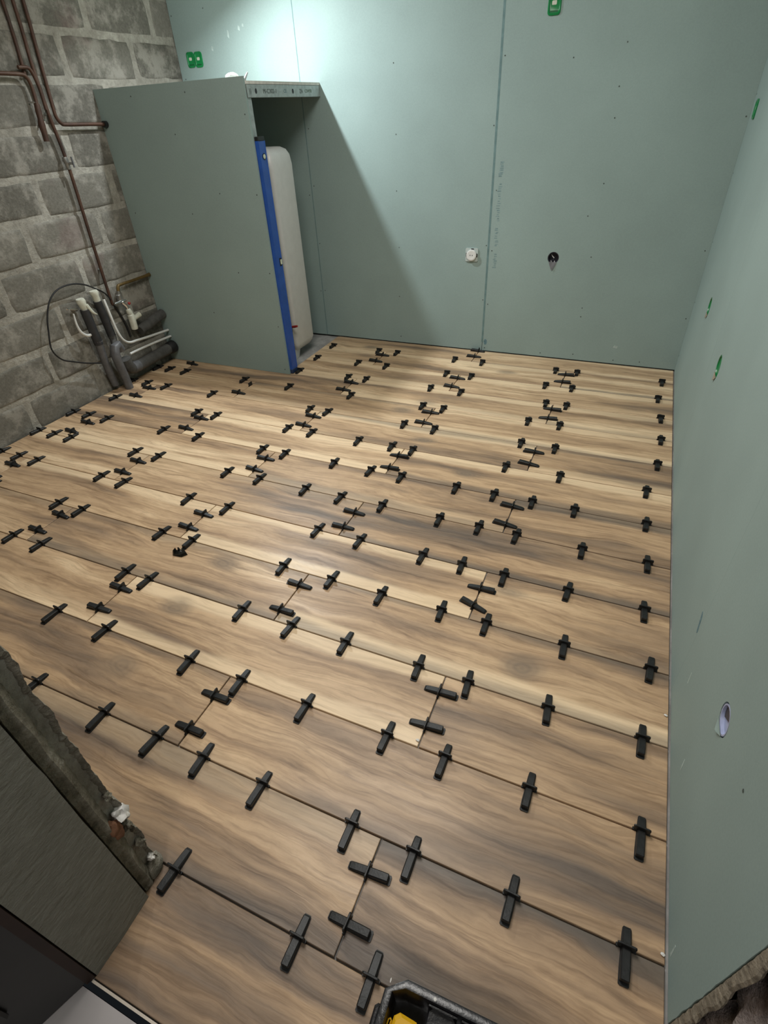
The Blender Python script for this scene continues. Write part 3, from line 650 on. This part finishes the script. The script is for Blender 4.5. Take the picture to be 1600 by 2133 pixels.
for z in (1.385, 0.66): MB().tube([(XL, 2.17, z), (PW, 2.165, z)], 0.006, 6).build('clip', 'galvanised', cp)
rebase(cp)
c2 = thing('copper_pipe', 'copper pipe coming in along the wall from the left and ending in a capped stub', 'pipe', W_(2.1, 1.4), GP)
MB().tube([W_(1.20, 1.545), W_(1.98, 1.537), W_(2.085, 1.535), W_(2.112, 1.525), W_(2.122, 1.495), W_(2.118, 1.43), W_(2.105, 1.36)], 0.0085, 10, True, 4).build('tube', 'copper', c2, True)
MB().tube([W_(2.117, 1.425), W_(2.112, 1.395), W_(2.108, 1.365), W_(2.104, 1.340), W_(2.102, 1.312), W_(2.100, 1.275)], [0.012, 0.014, 0.013, 0.0165, 0.013, 0.013], 12).build('capped_stub', 'copper', c2, True)
MB().tube([(XL, 2.095, 1.43), (PW + 0.006, 2.116, 1.43)], 0.004, 6).build('clip', 'chrome', c2)
MB().tube([(XL, 2.13, 1.36), (PW + 0.006, 2.13, 1.36)], 0.005, 6).build('clip', 'chrome', c2)
rebase(c2)
pipe('steel_pipe', 'thin branch pipe joining the long copper pipe near the top left', [W_(2.085, 1.560), W_(2.135, 1.560), W_(2.153, 1.540), W_(2.163, 1.48), W_(2.160, 1.40)], 0.008, 'copper', group=GP)
pipe('steel_pipe', 'leftmost dark pipe of the bundle at the top of the block wall', [(XL + 0.014, 2.150, 2.58), (XL + 0.014, 2.14, 1.80), (XL + 0.014, 2.130, 1.60), (XL + 0.014, 2.122, 1.53)], 0.008, 'copper', group=GP)
pipe('electric_cable', 'dark cable clipped behind the copper pipes at the top of the block wall', [(XL + 0.010, 2.262, 2.58), (XL + 0.010, 2.262, 1.9), (XL + 0.010, 2.236, 1.56), (XL + 0.010, 2.228, 1.40)], 0.0055, 'black_rubber', 'cable')

# plumbing at the foot of the block wall
dp = thing('drain_pipe', 'left upright black drain pipe with a cream taped end', 'drain pipe', W_(1.93, 0.3, 0.02))
MB().tube([W_(1.945, 0.500, 0.02), W_(1.950, 0.38, 0.02), W_(1.955, 0.30, 0.02)], 0.026, 14).build('insulated_riser', 'riser_grey', dp, True)
MB().tube([W_(1.955, 0.318, 0.02), W_(1.955, 0.300, 0.02), W_(1.958, 0.20, 0.012), W_(1.968, 0.12, 0.004), W_(1.980, 0.03, 0.0)], [0.027, 0.023, 0.022, 0.022, 0.02], 12).build('lower_pipe', 'lead_grey', dp, True)
MB().tube([W_(1.940, 0.560, 0.02), W_(1.941, 0.548, 0.02), W_(1.946, 0.515, 0.02), W_(1.948, 0.485, 0.02)], [0.022, 0.026, 0.020, 0.016], 12).build('taped_end', 'cream_tape', dp, True, label='cream taped end')
MB().tube([W_(1.955, 0.525, 0.035), W_(1.972, 0.480, 0.046), W_(1.996, 0.462, 0.046)], [0.011, 0.008, 0.002], 8, True, 3).build('tape_tail', 'cream_tape', dp, True)
rebase(dp)
dq = thing('drain_pipe', 'right upright black drain pipe with a cream plug, bending into a grey elbow', 'drain pipe', W_(2.05, 0.3, 0.02))
MB().tube([W_(2.046, 0.520, 0.02), W_(2.055, 0.42, 0.02), W_(2.062, 0.315, 0.02)], 0.024, 14).build('insulated_riser', 'riser_grey', dq, True)
MB().tube([W_(2.043, 0.578, 0.02), W_(2.044, 0.568, 0.02), W_(2.046, 0.550, 0.02), W_(2.048, 0.505, 0.02)], [0.022, 0.026, 0.020, 0.020], 12).build('plug', 'cream_tape', dq, True, label='cream plug')
MB().tube([W_(2.062, 0.318, 0.02), W_(2.063, 0.290, 0.02), W_(2.05, 0.262, 0.035)], [0.025, 0.020, 0.020], 12).build('collar', 'grey_dirty', dq, True)
MB().tube([W_(2.060, 0.232, 0.060), W_(2.045, 0.266, 0.062), W_(2.018, 0.264, 0.064), W_(2.004, 0.225, 0.066), W_(2.006, 0.16, 0.066), W_(2.018, 0.08, 0.064), W_(2.024, 0.0, 0.062)], [0.025, 0.028, 0.028, 0.028, 0.026, 0.024, 0.024], 14, True).build('elbow', 'lead_grey', dq, True, label='grey elbow')
rebase(dq)
wpp = thing('waste_pipe', 'thick grey waste pipe lying along the floor from elbow to boxing', 'waste pipe', W_(2.3, 0.09, 0.03))
MB().tube([W_(2.078, 0.168, 0.045), W_(2.086, 0.135, 0.043), W_(2.098, 0.105, 0.040), W_(2.13, 0.088, 0.034), W_(2.20, 0.088, 0.03), W_(2.40, 0.095, 0.03), W_(2.512, 0.098, 0.03)], 0.034, 14, True, 3).build('pipe', 'grey_dirty', wpp, True)
MB().tube([W_(2.455, 0.097, 0.03), W_(2.470, 0.097, 0.03), W_(2.508, 0.098, 0.03)], [0.036, 0.041, 0.041], 14).build('socket_collar', 'black_rubber', wpp, True)
MB().tube([W_(2.115, 0.095, 0.037), W_(2.17, 0.088, 0.031)], 0.0362, 14).build('coupling', 'lead_grey', wpp, True)
rebase(wpp)
MBt = MB().tube([W_(2.286, 0.272, 0.012), W_(2.34, 0.284, 0.012), W_(2.512, 0.314, 0.012)], 0.030, 14).build('waste_pipe', 'grey_dirty', None, True); tag(MBt, 'upper grey waste pipe running level along the wall into the boxing', 'waste pipe')
GT = 'white water tubes along the wall foot'
pipe('water_tube', 'white water tube curving down from the cream plug and along to the boxing', [W_(2.085, 0.520, 0.03), W_(2.080, 0.43, 0.045), W_(2.084, 0.345, 0.05), W_(2.105, 0.280, 0.05), W_(2.150, 0.246, 0.045), W_(2.22, 0.236, 0.04), W_(2.34, 0.222, 0.03), W_(2.512, 0.206, 0.02)], 0.0075, 'tube_white', 'tube', GT)
pipe('water_tube', 'short white water tube along the wall into the boxing, lower of two', [W_(2.122, 0.183, 0.050), W_(2.18, 0.183, 0.048), W_(2.32, 0.176, 0.035), W_(2.512, 0.164, 0.025)], 0.0075, 'tube_white', 'tube', GT)
pipe('water_tube', 'short white curved tube hanging between chrome tap and left drain pipe', [W_(1.868, 0.500, 0.02), W_(1.862, 0.44, 0.02), W_(1.872, 0.395, 0.02), W_(1.900, 0.368, 0.02), W_(1.925, 0.365, 0.02)], [0.004, 0.006, 0.0085], 'tube_white', 'tube', GT)
ct = thing('chrome_tap', 'small chrome tap on the wall left of the drain pipes', 'tap', W_(1.87, 0.53))
MB().tube([(XL, 1.905, 0.510), W_(1.905, 0.510, 0.004), W_(1.880, 0.520, 0.006), W_(1.852, 0.530, 0.008)], [0.010, 0.009, 0.007, 0.006], 10).build('body', 'chrome', ct, True)
MB().lathe([(0.006, 0), (0.0085, 0.003), (0.005, 0.008)], 10, Matrix.Translation(W_(1.850, 0.531, 0.008)) @ Matrix.Rotation(R(90), 4, 'X')).build('knob', 'chrome', ct, True)
rebase(ct)
pipe('electric_cable', 'thin black cable looping out in a wide ring over the blocks', [W_(2.150, 0.50, 0.01), W_(2.120, 0.545, 0.012), W_(2.08, 0.575, 0.012), W_(2.01, 0.618, 0.01), W_(1.930, 0.640, 0.008), W_(1.840, 0.635, 0.008), W_(1.772, 0.598, 0.008), W_(1.722, 0.530, 0.008), W_(1.690, 0.45, 0.008), W_(1.668, 0.365, 0.008), W_(1.700, 0.300, 0.010), W_(1.765, 0.262, 0.012), W_(1.840, 0.226, 0.015), W_(1.925, 0.195, 0.02)], 0.0042, 'black_rubber', 'cable', n=8)
pipe('electric_cable', 'black cable curving from the long copper pipe down to the water tubes', [W_(2.155, 0.485, 0.0), W_(2.19, 0.44, -0.020), W_(2.212, 0.38, -0.022), W_(2.226, 0.32, -0.022), W_(2.230, 0.25, -0.020)], 0.006, 'black_rubber', 'cable')
pipe('brass_pipe', 'old brown pipe elbow running from the boxing to the white valve', [W_(2.512, 0.556, -0.004), W_(2.47, 0.555, -0.004), W_(2.35, 0.556, 0), W_(2.262, 0.556, 0), W_(2.240, 0.550, 0), W_(2.228, 0.520, 0)], [0.012, 0.009, 0.008, 0.008, 0.010, 0.010], 'brass_old', 'pipe')
va = thing('angle_valve', 'chrome stop valve with red tip and white plastic safety body below', 'valve', W_(2.23, 0.42))
MB().tube([W_(2.227, 0.528), W_(2.225, 0.508), W_(2.222, 0.505), W_(2.222, 0.468)], [0.011, 0.011, 0.016, 0.015], 8).build('union_nut', 'steel_dull', va, True)
MB().tube([W_(2.170, 0.468, 0.005), W_(2.225, 0.470, 0.008), W_(2.255, 0.468, 0.012)], [0.007, 0.010, 0.007], 10).build('valve_body', 'chrome', va, True)
MB().tube([W_(2.222, 0.465, 0.01), W_(2.240, 0.44, 0.014), W_(2.245, 0.415, 0.016)], [0.012, 0.010, 0.009], 10).build('outlet', 'chrome', va, True)
lump(W_(2.262, 0.448, 0.022), 0.009, 2).build('red_knob', 'red_plastic', va, True)
MB().tube([W_(2.244, 0.418, 0.016), W_(2.246, 0.40, 0.018), W_(2.250, 0.388, 0.018), W_(2.250, 0.380, 0.018), W_(2.247, 0.302, 0.018), W_(2.247, 0.296, 0.018)], [0.014, 0.018, 0.016, 0.0215, 0.021, 0.019], 16).build('white_body', 'cream_tape', va, True, label='off-white plastic body')
MB().tube([W_(2.250, 0.352, 0.018), W_(2.290, 0.360, 0.018), W_(2.318, 0.366, 0.018)], [0.014, 0.014, 0.0155], 12).build('side_outlet', 'cream_tape', va, True, label='off-white side outlet')
rebase(va)

# ------------------------------------------------------------------ tile levelling wedges
def clip_mesh():
    """strap standing in the joint along X, arched over the wedge, with wider feet"""
    mb = MB(); rings = []
    for y, k in ((-0.0021, 0.93), (-0.0014, 1.0), (0.0014, 1.0), (0.0021, 0.93)):
        rings.append([(a * k, y, b * (0.97 if k < 1 else 1.0)) for a, b in ((-0.0158, 0.0005), (0.0158, 0.0005), (0.0165, 0.008), (0.0180, 0.0165), (0.0172, 0.0205), (0.0140, 0.0222), (-0.0140, 0.0222), (-0.0172, 0.0205), (-0.0180, 0.0165), (-0.0165, 0.008))])
    mb.loft(rings)
    for sgn in (-1, 1): mb.box(min(0.0125 * sgn, 0.0185 * sgn), max(0.0125 * sgn, 0.0185 * sgn), -0.0030, 0.0030, 0.0003, 0.0045)
    return mb.box(-0.018, 0.018, -0.0009, 0.0009, -0.009, 0.002)
def wedge_mesh():
    """tail (thick) toward -Y, tip toward +Y"""
    mb = MB(); rings = []
    for y, w, z in ((-0.0480, 0.0070, 0.0150), (-0.0465, 0.0085, 0.0166), (-0.030, 0.0088, 0.0158), (0.0, 0.0088, 0.0128), (0.030, 0.0085, 0.0090), (0.0405, 0.0080, 0.0072), (0.0435, 0.0064, 0.0050)):
        rings.append([(-w, y, 0.0012), (w, y, 0.0012), (w, y, z - 0.0022), (w - 0.0022, y, z), (-w + 0.0022, y, z), (-w, y, z - 0.0022)])
    mb.loft(rings)
    lip = []
    for y, w in ((-0.0535, 0.0072), (-0.0515, 0.0098), (-0.030, 0.0102), (0.030, 0.0094), (0.042, 0.0086), (0.0452, 0.0066)):
        lip.append([(-w, y, 0.0003), (w, y, 0.0003), (w, y, 0.0030), (-w, y, 0.0030)])
    return mb.loft(lip)
CLIPM, WEDM = clip_mesh().mesh('clip_strap', 'black_plastic'), wedge_mesh().mesh('wedge', 'black_plastic')
proto = bpy.data.objects.new('levelling_wedge', None); proto.empty_display_size = 0.03
pc = bpy.data.objects.new('clip_strap', CLIPM); pw = bpy.data.objects.new('wedge', WEDM)
ORD = ['first', 'second', 'third', 'fourth', 'fifth', 'sixth', 'seventh', 'eighth', 'ninth', 'tenth', 'eleventh', 'twelfth', 'thirteenth', 'fourteenth', 'fifteenth']
used = False; cr = random.Random(21)
def place(x, y, rz, label, group, off=0.0, tilt=0.0):
    global used
    r, c, w = (proto, pc, pw) if not used else (proto.copy(), pc.copy(), pw.copy()); used = True
    for o in (r, c, w): COL.objects.link(o)
    c.parent = r; w.parent = r
    r.location = (x, y, 0.0); r.rotation_euler = (0, 0, rz); w.location = (0, off, 0); w.rotation_euler = (0, 0, tilt)
    r['label'] = label; r['category'] = 'tile wedge'; r['group'] = group
LONG = {0: [-0.992, -0.676, -0.514],
 1: [-1.725, -1.451, -1.256, -1.101, -0.917, -0.669, -0.516, -0.298, -0.075],
 2: [-1.914, -1.688, -1.341, -1.148, -0.926, -0.68, -0.52, -0.308, -0.058],
 3: [-2.451, -2.288, -1.835, -1.723, -1.311, -1.118, -0.922, -0.679, -0.528, -0.304, -0.067],
 4: [-2.904, -2.464, -2.321, -1.871, -1.719, -1.295, -1.095, -0.9, -0.686, -0.536, -0.296, -0.055],
 5: [-3.16, -3.026, -2.894, -2.454, -2.308, -1.926, -1.719, -1.279, -1.092, -0.836, -0.687, -0.534, -0.318, -0.081],
 6: [-3.17, -3.051, -2.924, -2.466, -2.318, -1.895, -1.716, -1.473, -1.295, -1.102, -0.849, -0.688, -0.541, -0.301, -0.08],
 7: [-3.17, -3.051, -2.906, -2.493, -2.259, -1.855, -1.724, -1.453, -1.261, -1.108, -0.852, -0.686, -0.527, -0.359, -0.093],
 8: [-3.083, -2.454, -2.321, -1.85, -1.704, -1.435, -1.253, -1.144, -0.69, -0.451, -0.101],
 9: [-3.17, -3.049, -2.887, -2.528, -1.851, -1.738, -1.282, -1.113, -0.67, -0.51, -0.065],
 10: [-3.165, -3.066, -2.930, -2.462, -2.128, -1.709, -1.263, -1.143, -0.683, -0.525, -0.056],
 11: [-2.195, -1.844, -1.721, -1.3, -1.114, -0.634, -0.526, -0.063],
 12: [-2.195, -1.886, -1.684, -1.277, -1.12, -0.676, -0.529, -0.08],
 13: [-2.195, -1.842, -1.705, -1.297, -1.114, -0.657, -0.532, -0.065]}
for j, L in LONG.items():
    for i, x in enumerate(L):
        k_ = len(L) - 1 - i
        place(x, j * JW, cr.uniform(-0.05, 0.03), f'black wedge on the {ORD[j]} long joint from the front, {ORD[k_]} from the right wall',
              f'black wedges along the {ORD[j]} long joint from the front', 0.007 * cr.uniform(-0.9, 0.5) + (-0.006 if j in (1, 2) else 0.001), cr.uniform(-0.04, 0.04))
SHORT = [(0, -0.594, 0.16, 1), (0, -0.594, 0.059, 1), (1, -1.189, 0.395, 1), (1, -1.189, 0.285, 1), (2, -0.594, 0.645, 1), (2, -0.594, 0.533, 1), (2, -1.783, 0.632, -1), (2, -1.783, 0.529, -1),
 (3, -1.189, 0.876, -1), (3, -1.189, 0.75, 1), (3, -2.378, 0.876, -1), (3, -2.378, 0.765, -1), (4, -0.594, 1.083, 1), (4, -0.594, 0.998, -1), (4, -1.783, 1.096, -1), (4, -1.783, 1.001, -1),
 (4, -2.972, 1.10, -1), (4, -2.972, 1.0, -1), (5, -1.189, 1.325, -1), (5, -1.189, 1.223, -1), (5, -2.378, 1.338, -1), (5, -2.378, 1.234, -1), (6, -1.783, 1.569, -1), (6, -1.783, 1.468, -1),
 (6, -0.594, 1.584, -1), (6, -0.594, 1.458, -1), (6, -2.972, 1.57, -1), (6, -2.972, 1.461, -1), (7, -2.378, 1.819, -1), (7, -2.378, 1.695, -1), (7, -1.189, 1.803, 1), (7, -1.189, 1.69, 1),
 (8, -1.783, 2.039, -1), (8, -1.783, 1.931, -1), (8, -0.594, 2.044, -1), (8, -0.594, 1.93, -1), (8, -2.972, 2.054, -1), (8, -2.972, 1.937, -1), (9, -2.378, 2.291, 0), (9, -2.378, 2.170, -1),
 (9, -1.189, 2.28, -1), (9, -1.189, 2.156, -1), (10, -1.783, 2.51, -1), (10, -1.783, 2.402, -1), (10, -0.594, 2.516, 1), (10, -0.594, 2.405, 1), (10, -2.972, 2.467, -1), (11, -1.189, 2.764, -1),
 (11, -1.189, 2.637, -1), (12, -1.783, 2.985, -1), (12, -1.783, 2.876, -1), (12, -0.594, 3.001, 1), (12, -0.594, 2.89, 1), (13, -1.189, 3.236, -1), (13, -1.189, 3.132, -1)]
for i, (j, x, y, d) in enumerate(SHORT):
    xs = sorted({q[1] for q in SHORT if q[0] == j}, reverse=True); which = ORD[xs.index(x)]
    ys = sorted(q[2] for q in SHORT if q[0] == j and q[1] == x)
    end = 'nearer front' if y == ys[0] else 'nearer back'
    if len(ys) == 1: end = 'beside the boxing'
    lab = f'crosswise black wedge, {ORD[j]} plank row from front, {which} joint from right, {end}'
    if d == 0:
        c = pc.copy(); COL.objects.link(c); c.location = (x, y, 0); c.rotation_euler = (0, 0, R(90)); c.name = 'snapped_clip'; c.parent = None
        tag(c, 'empty black levelling clip without its wedge in front of the boxing', 'tile clip'); continue
    place(x, y, R(90) * d + cr.uniform(-0.05, 0.05) + (R(-14) if (j, y) == (4, 0.998) else 0), lab, f'black wedges across the short joints of row {ORD[j]} from the front', cr.uniform(-0.004, 0.004), cr.uniform(-0.05, 0.05))

# snapped-off clip end lying loose on the planks
fg = MB()
fg.loft([[(-0.024, -0.010, 0.001), (-0.016, -0.013, 0.001), (-0.015, 0.010, 0.001), (-0.023, 0.008, 0.001)], [(-0.021, -0.006, 0.022), (-0.017, -0.007, 0.024), (-0.016, 0.004, 0.027), (-0.020, 0.004, 0.022)]])
fg.loft([[(-0.018, -0.012, 0.0006), (0.010, -0.016, 0.0006), (0.026, -0.002, 0.0006), (0.012, 0.012, 0.0006), (-0.016, 0.009, 0.0006)], [(-0.016, -0.010, 0.008), (0.008, -0.012, 0.010), (0.022, -0.001, 0.012), (0.010, 0.010, 0.016), (-0.014, 0.008, 0.012)]])
fg.loft([[(-0.010, 0.004, 0.012), (-0.002, 0.002, 0.012), (0.0, 0.008, 0.012)], [(-0.008, 0.006, 0.028), (-0.006, 0.005, 0.028), (-0.005, 0.008, 0.026)]])
o = fg.build('broken_clip', 'shiny_black'); o.location = (-1.711, 0.861, 0); o.rotation_euler = (0, 0, R(15)); o.scale = (1.15, 1.15, 1.0)
tag(o, 'small broken piece of shiny black clip lying loose on the planks', 'fragment')

for i, (x, y, w, lab) in enumerate(((-0.600, 0.487, 0.006, 'tiny white plaster chip on the planks below the second short joint'), (-0.012, 0.800, 0.006, 'tiny white plaster chip on the planks against the right wall, farther back'), (-0.010, 0.252, 0.005, 'tiny pale plaster chip on the planks against the right wall, nearest the front'))):
    o = lump((0, 0, 0.0025), w, 7 + i, (1, 0.7, 0.4), 1, 0.5).build('plaster_chip', 'plaster_white'); o.location = (x, y, 0); tag(o, lab, 'plaster chip', 'plaster chips on the planks')

# ------------------------------------------------------------------ tool case at the bottom edge
TC = (-0.473, 0.006, 0)
tc = thing('tool_tray', 'open black plastic tool tray at the bottom edge of the view', 'tool tray', TC); tc.rotation_euler = (0, 0, R(2.0))
def tl(x0, x1, y0, y1, z0, z1, b, nm, mt, **p):
    return MB().cbox(x0, x1, y0, y1, z0, z1, b).build(nm, mt, tc, **p)
ow, od, oh = 0.40, 0.30, 0.105
ch = [(0.034, 0), (ow - 0.034, 0), (ow, -0.025), (ow, -od + 0.025), (ow - 0.034, -od), (0.034, -od), (0.0, -od + 0.025), (0.0, -0.025)]
def ins(d, z): return [(min(max(x, d), ow - d) if 0.001 < x < ow - 0.001 else (d if x < 0.1 else ow - d), min(max(y, -od + d), -d) if -od + 0.001 < y < -0.001 else (-d if y > -0.1 else -od + d), z) for x, y in ch]
MB().loft([ins(0.012, 0.001), ins(0.006, 0.02), ins(0.004, oh - 0.012), ins(0.0, oh - 0.010), ins(0.0, oh - 0.001), ins(0.002, oh), ins(0.013, oh), ins(0.015, oh - 0.003), ins(0.018, 0.035)]).build('shell', 'toolbox_black', tc, True)
for x0, x1 in ((0.078, 0.128), (0.136, 0.19), (0.198, 0.25)):
    tl(x0, x1, -0.052, -0.0165, 0.030, oh - 0.016, 0.004, 'compartment', 'toolbox_black')
    MB().box(x0, x1, -0.019, -0.0165, oh - 0.016, oh - 0.005).build('divider_rib', 'toolbox_black', tc)
MB().cbox(-0.010, 0.006, -0.085, -0.045, 0.05, oh - 0.012, 0.005).build('latch', 'toolbox_black', tc)
mb = MB()
for c, r, sq in (((0.006, -0.012, oh), 0.0035, (0.4, 1.2, 0.3)), ((0.030, -0.010, oh - 0.001), 0.004, (0.8, 1.3, 0.3)), ((0.086, -0.0085, oh), 0.0032, (1, 1, 0.3))):
    lp = lump(c, r, 3, sq, 1, 0.2); mb.add(lp.v, lp.f)
mb.build('plaster_splashes', 'plaster_white', tc, kind='stuff', label='white plaster splashes on the rim')
yt = thing('yellow_tool', 'bright yellow plastic tool lying inside the black tool tray', 'tool', (-0.432, -0.066, 0.036)); yt.rotation_euler = (0, 0, R(-2))
MB().cbox(-0.014, 0.032, -0.075, 0.030, 0.0, 0.058, 0.008).build('body', 'yellow_plastic', yt)
MB().cbox(-0.0225, -0.015, -0.075, 0.018, 0.0, 0.050, 0.003).build('side_shell', 'yellow_plastic', yt)
